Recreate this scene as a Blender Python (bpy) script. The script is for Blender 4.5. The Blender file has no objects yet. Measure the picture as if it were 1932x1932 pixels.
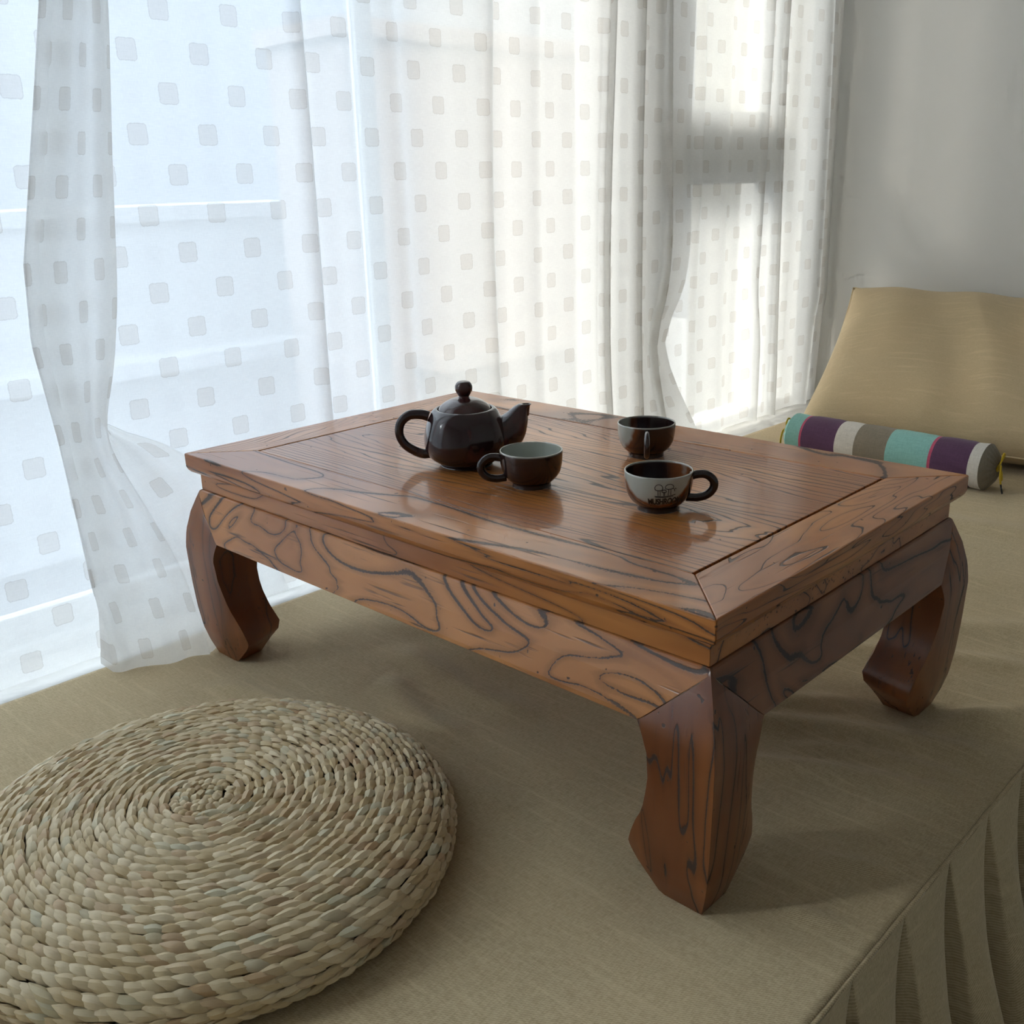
import bpy, bmesh, math, random
from math import sin, cos, pi, exp, tanh, sqrt, radians, atan2
from mathutils import Vector, Matrix, noise as mnoise
random.seed(7)
sc = bpy.context.scene
col = sc.collection

# ------------------------------------------------------------------ helpers
def mesh_obj(name, verts, faces, mat=None, parent=None, smooth=False, uvs=None, mats=None, fmat=None):
    me = bpy.data.meshes.new(name)
    me.from_pydata([tuple(v) for v in verts], [], faces)
    if uvs is not None:
        uvl = me.uv_layers.new(name='UVMap')
        for l in me.loops:
            uvl.data[l.index].uv = uvs[l.vertex_index]
    if mats:
        for m in mats: me.materials.append(m)
        for f, i in zip(me.polygons, fmat): f.material_index = i
    elif mat: me.materials.append(mat)
    if smooth:
        me.polygons.foreach_set('use_smooth', [True] * len(me.polygons))
    me.update()
    o = bpy.data.objects.new(name, me)
    col.objects.link(o)
    if parent: o.parent = parent
    return o

def fix_normals(o):
    bm = bmesh.new(); bm.from_mesh(o.data)
    bmesh.ops.recalc_face_normals(bm, faces=bm.faces)
    bm.to_mesh(o.data); bm.free()
    return o

def bevel(o, w, seg=2, angle=30):
    m = o.modifiers.new('Bevel', 'BEVEL'); m.width = w; m.segments = seg
    m.limit_method = 'ANGLE'; m.angle_limit = radians(angle)
    m.harden_normals = False
    return o

def empty(name, loc=(0, 0, 0), rz=0):
    o = bpy.data.objects.new(name, None); col.objects.link(o)
    o.location = loc; o.rotation_euler = (0, 0, rz); o.empty_display_size = .05
    return o

def tag(o, label, cat, group=None, kind=None):
    o['label'] = label; o['category'] = cat
    if group: o['group'] = group
    if kind: o['kind'] = kind
    return o

def structure(o):
    o['kind'] = 'structure'; return o

def box_data(x0, x1, y0, y1, z0, z1):
    v = [(x0,y0,z0),(x1,y0,z0),(x1,y1,z0),(x0,y1,z0),(x0,y0,z1),(x1,y0,z1),(x1,y1,z1),(x0,y1,z1)]
    f = [(0,3,2,1),(4,5,6,7),(0,1,5,4),(1,2,6,5),(2,3,7,6),(3,0,4,7)]
    return v, f

def boxes(name, lst, mat, parent=None, bev=0):
    V, F = [], []
    for b in lst:
        v, f = box_data(*b); n = len(V)
        V += v; F += [tuple(i + n for i in q) for q in f]
    o = mesh_obj(name, V, F, mat, parent)
    if bev: bevel(o, bev)
    return o

def lathe_data(prof, segs=64, cap_ends=True):
    V, F = [], []
    for r, z in prof:
        for i in range(segs):
            a = 2 * pi * i / segs
            V.append((r * cos(a), r * sin(a), z))
    for j in range(len(prof) - 1):
        for i in range(segs):
            k = (i + 1) % segs
            F.append((j*segs+i, j*segs+k, (j+1)*segs+k, (j+1)*segs+i))
    if cap_ends:
        F.append(tuple(reversed(range(segs))))
        n = (len(prof) - 1) * segs
        F.append(tuple(n + i for i in range(segs)))
    return V, F

def catmull(P, n):
    P = [Vector(p) for p in P]
    out = []
    Q = [P[0] * 2 - P[1]] + P + [P[-1] * 2 - P[-2]]
    for i in range(1, len(Q) - 2):
        p0, p1, p2, p3 = Q[i-1], Q[i], Q[i+1], Q[i+2]
        for k in range(n):
            t = k / n
            out.append(.5 * ((2*p1) + (p2-p0)*t + (2*p0-5*p1+4*p2-p3)*t*t + (3*p1-p0-3*p2+p3)*t**3))
    out.append(P[-1])
    return out

def tube_data(path, radii, segs=16, squash=1.0, up=Vector((0,0,1)), cap=True):
    path = [Vector(p) for p in path]
    n = len(path)
    if not hasattr(radii, '__len__'): radii = [radii] * n
    V, F = [], []
    T0 = (path[1] - path[0]).normalized()
    ref = up if abs(T0.dot(up)) < .95 else Vector((1, 0, 0))
    N = (ref - T0 * ref.dot(T0)).normalized()
    for i, p in enumerate(path):
        T = (path[min(i+1, n-1)] - path[max(i-1, 0)]).normalized()
        N = (N - T * N.dot(T)).normalized()
        B = T.cross(N)
        r = radii[i]
        for k in range(segs):
            a = 2 * pi * k / segs
            V.append(p + N * (cos(a) * r * squash) + B * (sin(a) * r))
    for i in range(n - 1):
        for k in range(segs):
            m = (k + 1) % segs
            F.append((i*segs+k, i*segs+m, (i+1)*segs+m, (i+1)*segs+k))
    if cap:
        F.append(tuple(reversed(range(segs)))); F.append(tuple((n-1)*segs + k for k in range(segs)))
    return V, F

def interp(x, xs, ys):
    if x <= xs[0]: return ys[0]
    for i in range(len(xs) - 1):
        if x <= xs[i+1]:
            t = (x - xs[i]) / (xs[i+1] - xs[i]); return ys[i] + (ys[i+1] - ys[i]) * t
    return ys[-1]

def sstep(a, b, x):
    t = max(0, min(1, (x - a) / (b - a))); return t * t * (3 - 2 * t)

# ------------------------------------------------------------------ node helpers
class NT:
    def __init__(s, name):
        s.m = bpy.data.materials.new(name); s.m.use_nodes = True
        s.t = s.m.node_tree; s.t.nodes.clear()
        s.out = s.t.nodes.new('ShaderNodeOutputMaterial')
    def n(s, typ, ins=None, **props):
        nd = s.t.nodes.new(typ)
        for k, v in props.items(): setattr(nd, k, v)
        if ins:
            for k, v in ins.items():
                sock = nd.inputs[k]
                if isinstance(v, bpy.types.NodeSocket): s.t.links.new(v, sock)
                else:
                    if sock.type == 'RGBA' and len(v) == 3: v = (*v, 1)
                    sock.default_value = v
        return nd
    def math(s, op, a, b=None, c=None, clamp=False):
        ins = {0: a}
        if b is not None: ins[1] = b
        if c is not None: ins[2] = c
        return s.n('ShaderNodeMath', ins, operation=op, use_clamp=clamp).outputs[0]
    def mix(s, f, a, b, blend='MIX'):
        return s.n('ShaderNodeMix', {0: f, 6: a, 7: b}, data_type='RGBA', blend_type=blend).outputs[2]
    def noise(s, vec, scale, detail=2, rough=.5, dist=0):
        return s.n('ShaderNodeTexNoise', {'Vector': vec, 'Scale': scale, 'Detail': detail, 'Roughness': rough, 'Distortion': dist}).outputs[0]
    def mapr(s, v, a, b, c=0, d=1, smooth=True):
        return s.n('ShaderNodeMapRange', {0: v, 1: a, 2: b, 3: c, 4: d}, interpolation_type='SMOOTHSTEP' if smooth else 'LINEAR').outputs[0]
    def coord(s, which='Object'):
        return s.n('ShaderNodeTexCoord').outputs[which]
    def mapping(s, vec, scale=(1,1,1), loc=(0,0,0), rot=(0,0,0)):
        return s.n('ShaderNodeMapping', {'Vector': vec, 'Location': loc, 'Rotation': rot, 'Scale': scale}).outputs[0]
    def bump(s, h, strength=.3, dist=.001):
        return s.n('ShaderNodeBump', {'Height': h, 'Strength': strength, 'Distance': dist}).outputs[0]
    def bsdf(s, **ins):
        b = s.n('ShaderNodeBsdfPrincipled', {k.replace('_', ' '): v for k, v in ins.items()})
        s.t.links.new(b.outputs[0], s.out.inputs[0]); return b

def plain(name, color, rough=.5, **kw):
    t = NT(name)
    c = t.coord()
    f = t.noise(c, 30, 3)
    base = t.mix(t.math('MULTIPLY', f, .25), color, tuple(x * .8 for x in color))
    t.bsdf(Base_Color=base, Roughness=rough, **kw)
    return t.m

# ------------------------------------------------------------------ materials
def wood(name, scale, K=6, seed=(0,0,0), dist=.5, detail=2, lw=.05, c1=(.30,.125,.04), c2=(.20,.075,.025), flat=None, tilt=None, mm=.0011,
         pore=(6,260,260), line_str=.85, gloss=.14, coat=.6, bump=.35, groove=(.030,.024,.022), rings=.25, ragged=.012):
    t = NT(name)
    co = t.coord()
    v = t.mapping(co, scale, seed)
    f = t.noise(v, 1.0, detail, .42, dist)
    fine = t.noise(t.mapping(co, tuple(max(40, x*9) for x in scale), seed), 1, 3, .6)
    f2 = t.math('ADD', f, t.math('MULTIPLY', t.math('SUBTRACT', fine, .5), ragged))
    if tilt:
        f2 = t.math('ADD', f2, t.n('ShaderNodeVectorMath', {0: co, 1: tilt}, operation='DOT_PRODUCT').outputs['Value'])
    if flat:      # flat-sawn board: nested arches round one centre, long along the board
        cx_, cy_, asp, den, ax_ = flat
        sp = t.n('ShaderNodeSeparateXYZ', {0: co}).outputs
        lx, ly = (sp[0], sp[1]) if ax_ == 0 else (sp[1], sp[0])
        ex = t.math('MULTIPLY', t.math('SUBTRACT', lx, cx_), 1/asp)
        ey = t.math('SUBTRACT', ly, cy_)
        rr = t.math('SQRT', t.math('ADD', t.math('MULTIPLY', ex, ex), t.math('MULTIPLY', ey, ey)))
        f2 = t.math('ADD', rr, t.math('ADD', t.math('MULTIPLY', t.math('SUBTRACT', f, .5), .14), t.math('MULTIPLY', t.math('SUBTRACT', fine, .5), .0012)))
        K = den
    ring = t.math('PINGPONG', t.math('MULTIPLY', f2, K), .5)
    wid = t.mapr(t.noise(t.mapping(co, tuple(x*.8+3 for x in scale), (3.1,1.7,.4)), 1, 2), .3, .7, .15, 1.35, False)
    if flat:
        q = t.math('DIVIDE', ring, t.math('MULTIPLY', wid, lw)); halo = None
    else:
        e_ = .0015; gs = []
        for k_ in range(3):
            off = [0, 0, 0]; off[k_] = e_
            c2_ = t.n('ShaderNodeVectorMath', {0: co, 1: tuple(off)}, operation='ADD').outputs[0]
            d_ = t.math('SUBTRACT', t.noise(t.mapping(c2_, scale, seed), 1.0, detail, .42, dist), f)
            if tilt: d_ = t.math('ADD', d_, tilt[k_]*e_)
            gs.append(t.math('MULTIPLY', d_, d_))
        grad = t.math('DIVIDE', t.math('SQRT', t.math('ADD', t.math('ADD', gs[0], gs[1]), t.math('ADD', gs[2], 1e-9))), e_)
        dist_m = t.math('DIVIDE', ring, t.math('MULTIPLY', grad, K))
        dist_m = t.math('ADD', dist_m, t.math('MULTIPLY', t.math('SUBTRACT', t.noise(co, 420, 3, .7), .5), mm*1.6))
        halo = t.mapr(dist_m, 0, mm*4.5, .38, 0)
        q = t.math('DIVIDE', dist_m, t.math('MULTIPLY', wid, mm))
    mask = t.mapr(q, .55, 1.25, 1, 0)
    pr = t.noise(t.mapping(co, pore, seed), 1, 2, .6)
    pm = t.mapr(pr, .60, .70, 0, 1)
    patch = t.mapr(t.noise(t.mapping(co, tuple(x*.7+4 for x in scale), (9, 2, 5)), 1, 2), .42, .62, 0, 1)
    pm = t.math('MULTIPLY', pm, t.math('MULTIPLY', patch, .8))
    spots = t.mapr(t.noise(co, 120, 1, .4), .76, .80, 0, .8)
    big = t.noise(t.mapping(co, tuple(x*.5+2 for x in scale), (1,5,2)), 1, 3)
    base = t.mix(t.mapr(big, .35, .65), c1, c2)
    # early/late wood tone between lines
    base = t.mix(t.math('MULTIPLY', t.mapr(ring, 0, .5, 1, 0), rings), base, tuple(x*.45 for x in c2))
    m = t.math('MAXIMUM', t.math('MULTIPLY', mask, line_str), t.math('MAXIMUM', pm, spots))
    if halo: base = t.mix(halo, base, tuple(x*.38 for x in c2))
    base = t.mix(m, base, groove)
    h = t.math('SUBTRACT', t.math('MULTIPLY', fine, .05), m)
    nrm = t.bump(h, bump, .0012)
    rough = t.math('ADD', .38, t.math('MULTIPLY', m, .3))
    b = t.bsdf(Base_Color=base, Roughness=rough, Normal=nrm, Coat_Weight=coat, Coat_Roughness=gloss, Coat_IOR=1.5, Specular_IOR_Level=.28)
    t.t.links.new(nrm, b.inputs['Coat Normal'])
    return t.m

C1, C2 = (.52,.20,.05), (.34,.11,.026)
wood_panel = wood('wood_panel', (1.7, 11, 13), flat=(-.17, -.055, 8, 118, 0), seed=(.4,.7,0), dist=.2, detail=3, lw=.085, rings=.35, pore=(5,330,200), c1=C1, c2=C2, gloss=.07, coat=.42, bump=.3)
wood_topx = wood('wood_frame_long', (2.6, 9, 40), K=7, mm=.0009, seed=(2.2,.1,3), dist=.8, detail=2, lw=.035, pore=(6,200,200), c1=C1, c2=C2, gloss=.10, coat=.4)
wood_topy = wood('wood_frame_short', (15, 3.6, 30), flat=(.02, .365, 6, 105, 1), seed=(1.2,4.1,1), dist=.7, detail=2, lw=.05, pore=(220,6,200), c1=C1, c2=C2, gloss=.12, coat=.4)
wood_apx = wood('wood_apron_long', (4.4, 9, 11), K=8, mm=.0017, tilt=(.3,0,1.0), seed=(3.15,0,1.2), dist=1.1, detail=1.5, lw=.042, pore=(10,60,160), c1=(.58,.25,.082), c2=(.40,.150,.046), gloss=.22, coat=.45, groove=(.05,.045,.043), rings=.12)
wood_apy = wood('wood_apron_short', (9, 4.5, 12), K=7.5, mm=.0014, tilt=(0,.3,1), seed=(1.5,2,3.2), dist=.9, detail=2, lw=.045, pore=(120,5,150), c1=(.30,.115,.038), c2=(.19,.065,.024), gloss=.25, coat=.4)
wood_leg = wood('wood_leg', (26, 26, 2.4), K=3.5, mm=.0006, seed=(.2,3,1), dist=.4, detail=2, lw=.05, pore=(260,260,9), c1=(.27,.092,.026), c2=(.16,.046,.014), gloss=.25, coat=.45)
wood_waist = wood('wood_waist', (3, 9, 20), K=4.5, mm=.0007, seed=(4,1,2), dist=.8, detail=2, lw=.05, pore=(7,200,260), c1=C1, c2=C2, gloss=.22, coat=.45)

def fabric(name, c1, c2, scale=520, bump=.5, upright=False):
    t = NT(name)
    co = t.coord()
    if upright:     # cloth hanging in the YZ plane
        s_ = t.n('ShaderNodeSeparateXYZ', {0: co}).outputs
        co = t.n('ShaderNodeCombineXYZ', {0: s_[1], 1: s_[2], 2: 0.0}).outputs[0]
    wv = t.n('ShaderNodeTexWave', {'Vector': t.mapping(co, (1, 1, 1), (0, 0, 0), (0, 0, radians(38))), 'Scale': scale*.34, 'Distortion': 1.0, 'Detail': 2, 'Detail Scale': 3.0}, bands_direction='X').outputs[0]
    wa = t.noise(t.mapping(co, (scale*.25, scale*1.6, scale)), 1, 3, .6)
    wb = t.noise(t.mapping(co, (scale*1.6, scale*.25, scale)), 1, 3, .6)
    ws = t.math('ADD', wa, wb)
    f = t.math('ADD', t.math('MULTIPLY', ws, .5), t.math('MULTIPLY', wv, .25))
    slub = t.noise(t.mapping(co, (8, 120, 60)), 1, 3, .6)
    big = t.noise(co, 5, 3)
    k = t.mapr(f, .42, .82)
    base = t.mix(k, c2, c1)
    base = t.mix(t.mapr(slub, .5, .75, 0, .35), base, tuple(min(1, x*1.25) for x in c1))
    base = t.mix(t.mapr(big, .3, .7, 0, .18), base, (c1[0]*1.05, c1[1]*.95, c1[2]*.85))
    nrm = t.bump(f, bump, .0006)
    t.bsdf(Base_Color=base, Roughness=.9, Normal=nrm, Sheen_Weight=.15, Specular_IOR_Level=.1)
    return t.m
m_mat = fabric('linen_cover', (.61,.495,.31), (.38,.292,.168))
m_skirt = fabric('linen_skirt', (.61,.495,.31), (.38,.292,.168), upright=True)
m_pillow = fabric('linen_pillow', (.60,.47,.29), (.46,.36,.22), scale=700, bump=.35)

def cotton(name, c):
    t = NT(name); co = t.coord()
    f = t.math('ADD', t.noise(t.mapping(co, (60, 900, 900)), 1, 2), t.noise(t.mapping(co, (900, 90, 90)), 1, 2))
    base = t.mix(t.mapr(f, .7, 1.3), tuple(x*.8 for x in c), c)
    t.bsdf(Base_Color=base, Roughness=.85, Normal=t.bump(f, .3, .0005), Sheen_Weight=.15, Specular_IOR_Level=.15)
    return t.m
c_purple = cotton('cotton_purple', (.115,.055,.11)); c_white = cotton('cotton_white', (.66,.62,.56)); c_taupe = cotton('cotton_taupe', (.26,.22,.165))
c_turq = cotton('cotton_turquoise', (.28,.55,.50)); c_pink = cotton('cotton_pink', (.55,.10,.17)); c_yellow = cotton('cord_yellow', (.62,.42,.03)); c_dark = cotton('cord_dark', (.03,.03,.03))

def sheer():
    t = NT('sheer_curtain')
    uv = t.n('ShaderNodeUVMap', uv_map='UVMap').outputs[0]
    sx = t.n('ShaderNodeSeparateXYZ', {0: t.mapping(uv, (20, 20, 1))})
    u, v = sx.outputs[0], sx.outputs[1]
    fu, fv = t.math('FRACT', u), t.math('FRACT', v)
    iu, iv = t.math('FLOOR', u), t.math('FLOOR', v)
    par = t.math('MODULO', t.math('ADD', t.math('ADD', iu, iv), 1000), 2)
    # rounded square distance
    rag = t.math('MULTIPLY', t.math('SUBTRACT', t.noise(t.mapping(uv, (300, 300, 1)), 1, 2), .5), .05)
    ax = t.math('ABSOLUTE', t.math('SUBTRACT', fu, .5)); ay = t.math('ABSOLUTE', t.math('SUBTRACT', fv, .5))
    dx = t.math('MAXIMUM', t.math('SUBTRACT', ax, .17), 0); dy = t.math('MAXIMUM', t.math('SUBTRACT', ay, .17), 0)
    d = t.math('SQRT', t.math('ADD', t.math('MULTIPLY', dx, dx), t.math('MULTIPLY', dy, dy)))
    d = t.math('ADD', d, rag)
    sq = t.mapr(d, .085, .10, 1, 0)
    edge = t.math('MULTIPLY', t.mapr(t.math('ABSOLUTE', t.math('SUBTRACT', d, .088)), .006, .018, 1, 0), t.mapr(par, .4, .6))
    dark = t.math('MULTIPLY', sq, t.mapr(par, .4, .6))
    faint = t.math('MULTIPLY', sq, t.mapr(par, .4, .6, 1, 0))
    thread = t.noise(t.mapping(uv, (60, 1400, 1)), 1, 3, .7)
    thr2 = t.noise(t.mapping(uv, (1400, 120, 1)), 1, 2, .6)
    th = t.math('ADD', t.math('MULTIPLY', thread, .6), t.math('MULTIPLY', thr2, .4))
    colr = t.mix(t.math('MULTIPLY', dark, .42), (.87,.87,.86), (.55,.505,.46))
    colr = t.mix(t.math('MULTIPLY', faint, .2), colr, (.71,.70,.70))
    colr = t.mix(t.math('MULTIPLY', edge, .22), colr, (.35,.31,.28))
    tr = t.n('ShaderNodeBsdfTranslucent', {'Color': colr})
    df = t.n('ShaderNodeBsdfDiffuse', {'Color': colr})
    body = t.n('ShaderNodeMixShader', {0: .34, 1: tr.outputs[0], 2: df.outputs[0]})
    tp = t.n('ShaderNodeBsdfTransparent', {'Color': (1, 1, 1)})
    a = t.mapr(th, .35, .65, .30, .20, False)
    a = t.math('SUBTRACT', a, t.math('ADD', t.math('MULTIPLY', dark, .06), t.math('MULTIPLY', faint, .02)), clamp=True)
    mx = t.n('ShaderNodeMixShader', {0: a, 1: body.outputs[0], 2: tp.outputs[0]})
    t.t.links.new(mx.outputs[0], t.out.inputs[0])
    return t.m
m_sheer = sheer()

def straw():
    t = NT('straw_braid')
    at = t.n('ShaderNodeAttribute', attribute_name='tint').outputs
    co = t.coord()
    st = t.noise(co, 350, 3, .6)
    uv = t.n('ShaderNodeUVMap', uv_map='UVMap').outputs[0]
    fib = t.noise(t.mapping(uv, (3, 40, 1)), 1, 3, .6)
    r = t.n('ShaderNodeSeparateColor', {0: at[0]}).outputs
    base = t.mix(r[0], (.52,.39,.21), (.70,.58,.38))
    base = t.mix(t.mapr(r[1], .8, 1, 0, .6), base, (.50,.50,.37))
    base = t.mix(t.mapr(r[2], .8, 1, 0, .6), base, (.42,.25,.13))
    base = t.mix(t.mapr(fib, .5, .8, 0, .4), base, (.27,.19,.10))
    t.bsdf(Base_Color=base, Roughness=.5, Normal=t.bump(fib, .25, .0006), Specular_IOR_Level=.35)
    return t.m
m_straw = straw()
m_strawcore = plain('straw_core', (.10,.075,.045), .9)

def glaze(name, theta, off, kz, inside_theta=None, pale=(.40,.42,.37), dark=(.018,.008,.008), rim_z=.0405):
    """two dips of glaze: the pale one covers the side facing theta, dark brown the rest."""
    t = NT(name)
    co = t.coord(); s = t.n('ShaderNodeSeparateXYZ', {0: co}).outputs
    n = t.math('MULTIPLY', t.math('SUBTRACT', t.noise(co, 60, 2), .5), .010)
    d = t.math('ADD', t.math('MULTIPLY', s[0], cos(theta)), t.math('MULTIPLY', s[1], sin(theta)))
    d = t.math('ADD', t.math('ADD', d, t.math('MULTIPLY', t.math('SUBTRACT', s[2], .03), kz)), n)
    k = t.mapr(d, off - .002, off + .0035, 0, 1)
    edge = t.mapr(d, off - .014, off + .001, 0, 1)
    base = t.mix(edge, dark, (.17,.055,.018))
    base = t.mix(k, base, pale)
    rim = t.mapr(s[2], rim_z - .0012, rim_z, 0, .75)
    base = t.mix(rim, base, (.34,.32,.27))
    t.bsdf(Base_Color=base, Roughness=.18, Coat_Weight=.5, Coat_Roughness=.06, Specular_IOR_Level=.6)
    return t.m

def dark_glaze(name, c=(.022,.008,.009), c2=(.085,.022,.018)):
    t = NT(name); co = t.coord()
    f = t.noise(t.mapping(co, (18, 18, 9)), 1, 3, .5, .6)
    base = t.mix(t.mapr(f, .52, .75, 0, .9), c, c2)
    t.bsdf(Base_Color=base, Roughness=.16, Coat_Weight=.35, Coat_Roughness=.05, Specular_IOR_Level=.45)
    return t.m
g_pot = dark_glaze('teapot_glaze'); g_lid = dark_glaze('teapot_lid_glaze', (.045,.014,.013), (.13,.035,.028))
g_handle = dark_glaze('cup_handle_glaze', (.02,.01,.009), (.05,.02,.015))
m_ink = plain('ink', (.012,.010,.009), .35)

def paint(name, c, rough=.6, n=.04):
    t = NT(name); co = t.coord()
    f = t.noise(co, 6, 4); g = t.noise(co, 160, 2)
    base = t.mix(t.math('MULTIPLY', f, n*4), c, tuple(x*(1-n*2) for x in c))
    t.bsdf(Base_Color=base, Roughness=rough, Normal=t.bump(g, .06, .0006))
    return t.m
m_wall = paint('wall_paint', (.80,.795,.77)); m_room = paint('room_paint', (.84,.82,.77)); m_frame = paint('window_frame_white', (.82,.83,.82), .35)
m_ceil = paint('ceiling_paint', (.78,.77,.74))
m_floor = paint('floor_tile', (.62,.60,.54), .25)
def sillmat():
    t = NT('sill_stone'); co = t.coord()
    f = t.noise(t.mapping(co, (14, 6, 6)), 1, 5, .6, 1.2)
    base = t.mix(t.mapr(f, .4, .7), (.62,.61,.58), (.47,.46,.44))
    t.bsdf(Base_Color=base, Roughness=.22)
    return t.m
m_sill = sillmat()
def pane(name, tint):
    t = NT(name)
    tp = t.n('ShaderNodeBsdfTransparent', {'Color': (*tint, 1)})
    gl = t.n('ShaderNodeBsdfGlossy', {'Color': (1,1,1,1), 'Roughness': .02})
    fr = t.n('ShaderNodeFresnel', {0: 1.45}).outputs[0]
    mx = t.n('ShaderNodeMixShader', {0: t.math('MULTIPLY', fr, .5), 1: tp.outputs[0], 2: gl.outputs[0]})
    t.t.links.new(mx.outputs[0], t.out.inputs[0]); return t.m
m_pane_blue = pane('window_pane_blue', (.86,.93,1.0)); m_pane = pane('window_pane_clear', (.97,.98,.97))

# ------------------------------------------------------------------ ROOM
WX = -.19       # inner face of the window frame
WY = 2.055       # the wall behind the pillow
XR, YB, ZF, ZC = 3.1, -2.4, -.45, 2.15
structure(boxes('floor', [(-.45, XR+.1, YB-.1, WY+.1, ZF-.1, ZF)], m_floor))
structure(boxes('ceiling', [(-.45, XR+.1, YB-.1, WY+.1, ZC, ZC+.1)], m_ceil))
structure(boxes('wall_right', [(-.45, XR+.1, WY, WY+.12, ZF, ZC)], m_wall))
structure(boxes('wall_back', [(XR, XR+.1, YB, WY, ZF, ZC)], m_room))
structure(boxes('wall_left', [(-.45, XR, YB-.1, YB, ZF, ZC)], m_room))
WL, WR_, WT = -2.2, 1.955, 1.95   # window opening
structure(boxes('wall_window', [(-.32, WX, YB, WL, ZF, ZC), (-.32, WX, WR_+.04, WY, -.02, ZC), (-.32, WX, WL, WR_+.04, WT, ZC), (-.32, WX, YB, WY, ZF, -.02)], m_wall))
# window
win = empty('window_1', (WX, 0, 0)); structure(win)
def P(name, lst, mat, parent, bev=.002):
    return boxes(name, [(a-WX, b-WX, c, d, e, f) for a, b, c, d, e, f in lst], mat, parent, bev)
P('window_frame', [(-.27,-.19, WL, WR_+.04, -.02, .012), (-.27,-.19, WL, WR_+.04, WT-.05, WT), (-.27,-.19, WL, WL+.05, .012, WT-.05), (-.27,-.195, WR_, WR_+.04, .012, WT-.05), (-.27,-.19, 1.15, 1.235, .012, WT-.05), (-.255,-.20, 1.235, 1.275, .012, WT-.05), (-.255,-.20, 1.80, 1.835, .012, WT-.05)], m_frame, win)
P('transom', [(-.262,-.20, 1.275, 1.80, .585, .725)], m_frame, win)
P('rail_track', [(-.225,-.215, WL+.05, 1.13, .012, .022), (-.25,-.24, WL+.05, 1.13, .012, .022)], m_frame, win, 0)
# blue-tinted sliding sash on the left, thin clear pane on the right, casement panes by the wall
sash = P('sliding_sash', [(-.232,-.212, .495, .53, .022, WT-.05), (-.232,-.212, WL+.05, .495, .022, .05), (-.232,-.212, WL+.05, .495, WT-.09, WT-.05), (-.232,-.212, -.62, -.585, .05, WT-.09)], m_frame, win)
P('pane', [(-.224,-.220, WL+.05, .495, .05, WT-.09)], m_pane_blue, sash, 0)
P('pane', [(-.245,-.241, .53, 1.13, .022, WT-.05)], m_pane, win, 0)
cs = P('casement_sash', [(-.25,-.205, 1.30, 1.325, .725, WT-.05), (-.25,-.205, 1.325, 1.80, .725, .750), (-.25,-.205, 1.765, 1.80, .750, WT-.05)], m_frame, win)
P('pane', [(-.232,-.228, 1.325, 1.765, .750, WT-.05)], m_pane, cs, 0)
P('pane', [(-.232,-.228, 1.275, 1.80, .012, .585)], m_pane, win, 0)
P('pane', [(-.232,-.228, 1.835, WR_, .012, WT-.05)], m_pane, win, 0)
P('casement_handle', [(-.205,-.185, 1.40, 1.425, .62, .72)], m_frame, win, .003)
structure(boxes('trim_1', [(-.19, -.02, YB, WY, -.03, -.008)], m_sill, bev=.002))
structure(boxes('trim_2', [(-.19, .885, YB+.001, WY-.001, ZF, -.0305)], m_wall))

# ------------------------------------------------------------------ OUTSIDE
m_b1 = paint('stucco_tan', (.27,.225,.205)); m_b2 = paint('stucco_cream', (.42,.40,.33)); m_b3 = paint('stucco_grey', (.27,.285,.31)); m_ground = paint('pale_ground', (.24,.25,.265))
structure(boxes('trim_3', [(-60, -2.5, -60, 60, -9.2, -9)], m_ground))
def building(x0, x1, y0, y1, h, mat, label, floors=3):
    r = empty('apartment_building', ((x0+x1)/2, (y0+y1)/2, -9))
    ox, oy = (x0+x1)/2, (y0+y1)/2
    def B(name, l, m, par=r): return boxes(name, [(a-ox, b-ox, c-oy, d-oy, e+9, f+9) for a,b,c,d,e,f in l], m, par)
    B('wall', [(x0, x1, y0, y1, -9, h)], mat)
    B('parapet', [(x0-.15, x1+.15, y0-.15, y1+.15, h, h+.25)], mat)
    tag(r, label, 'building')
    for k in range(floors):
        B('balcony', [(x1, x1+.9, y0+1, y1-1, -8+k*2.8, -7.75+k*2.8)], mat)
    return r
building(-14, -12, 9.6, 16.8, 2.75, m_b1, 'tan building with a flat parapet, seen blurred through the middle of the sheer curtain')
building(-11.5, -9.5, 18.2, 30, 7, m_b2, 'tall cream building, seen through the curtain beside the pillow wall', 5)
building(-19, -16, -14, 12.5, .1, m_b3, 'low grey building, seen blurred through the curtain on the left')

# ------------------------------------------------------------------ BENCH COVER
def ridge(x, y, x0, y0, x1, y1, amp, wd, skew=.3):
    dx, dy = x1-x0, y1-y0; L = sqrt(dx*dx+dy*dy)
    t = ((x-x0)*dx + (y-y0)*dy) / (L*L)
    s = ((x-x0)*dy - (y-y0)*dx) / L + .012*sin(t*4+x0*9)
    e = sstep(-.12, .12, t) * (1 - sstep(.85, 1.12, t))
    return 1.5 * amp * e * exp(-(s/wd)**2)
RID = [(.84,.13,.915,.20,.0035,.010),(.80,.42,.915,.60,.005,.02),(.60,.30,.90,.42,.006,.022),(.66,.22,.90,.33,.0045,.016),
       (.62,.37,.88,.50,.005,.02),(.55,.52,.86,.66,.005,.022),(.58,.62,.9,.82,.005,.03),(.85,.05,.915,.10,.003,.009),
       (.25,.10,.42,.07,.004,.02),(.20,.16,.45,.17,.0045,.022),(.12,.22,.36,.26,.003,.02),(.35,.02,.55,.0,.003,.02),(.1,-.06,.3,.02,.003,.018),
       (.15,1.1,.7,1.2,.006,.04),(.2,.8,.7,.92,.006,.04),(.72,.30,.90,.375,.003,.012)]
FEET = [(.03,.03),(.77,.03),(.77,.478),(.03,.478)]
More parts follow.
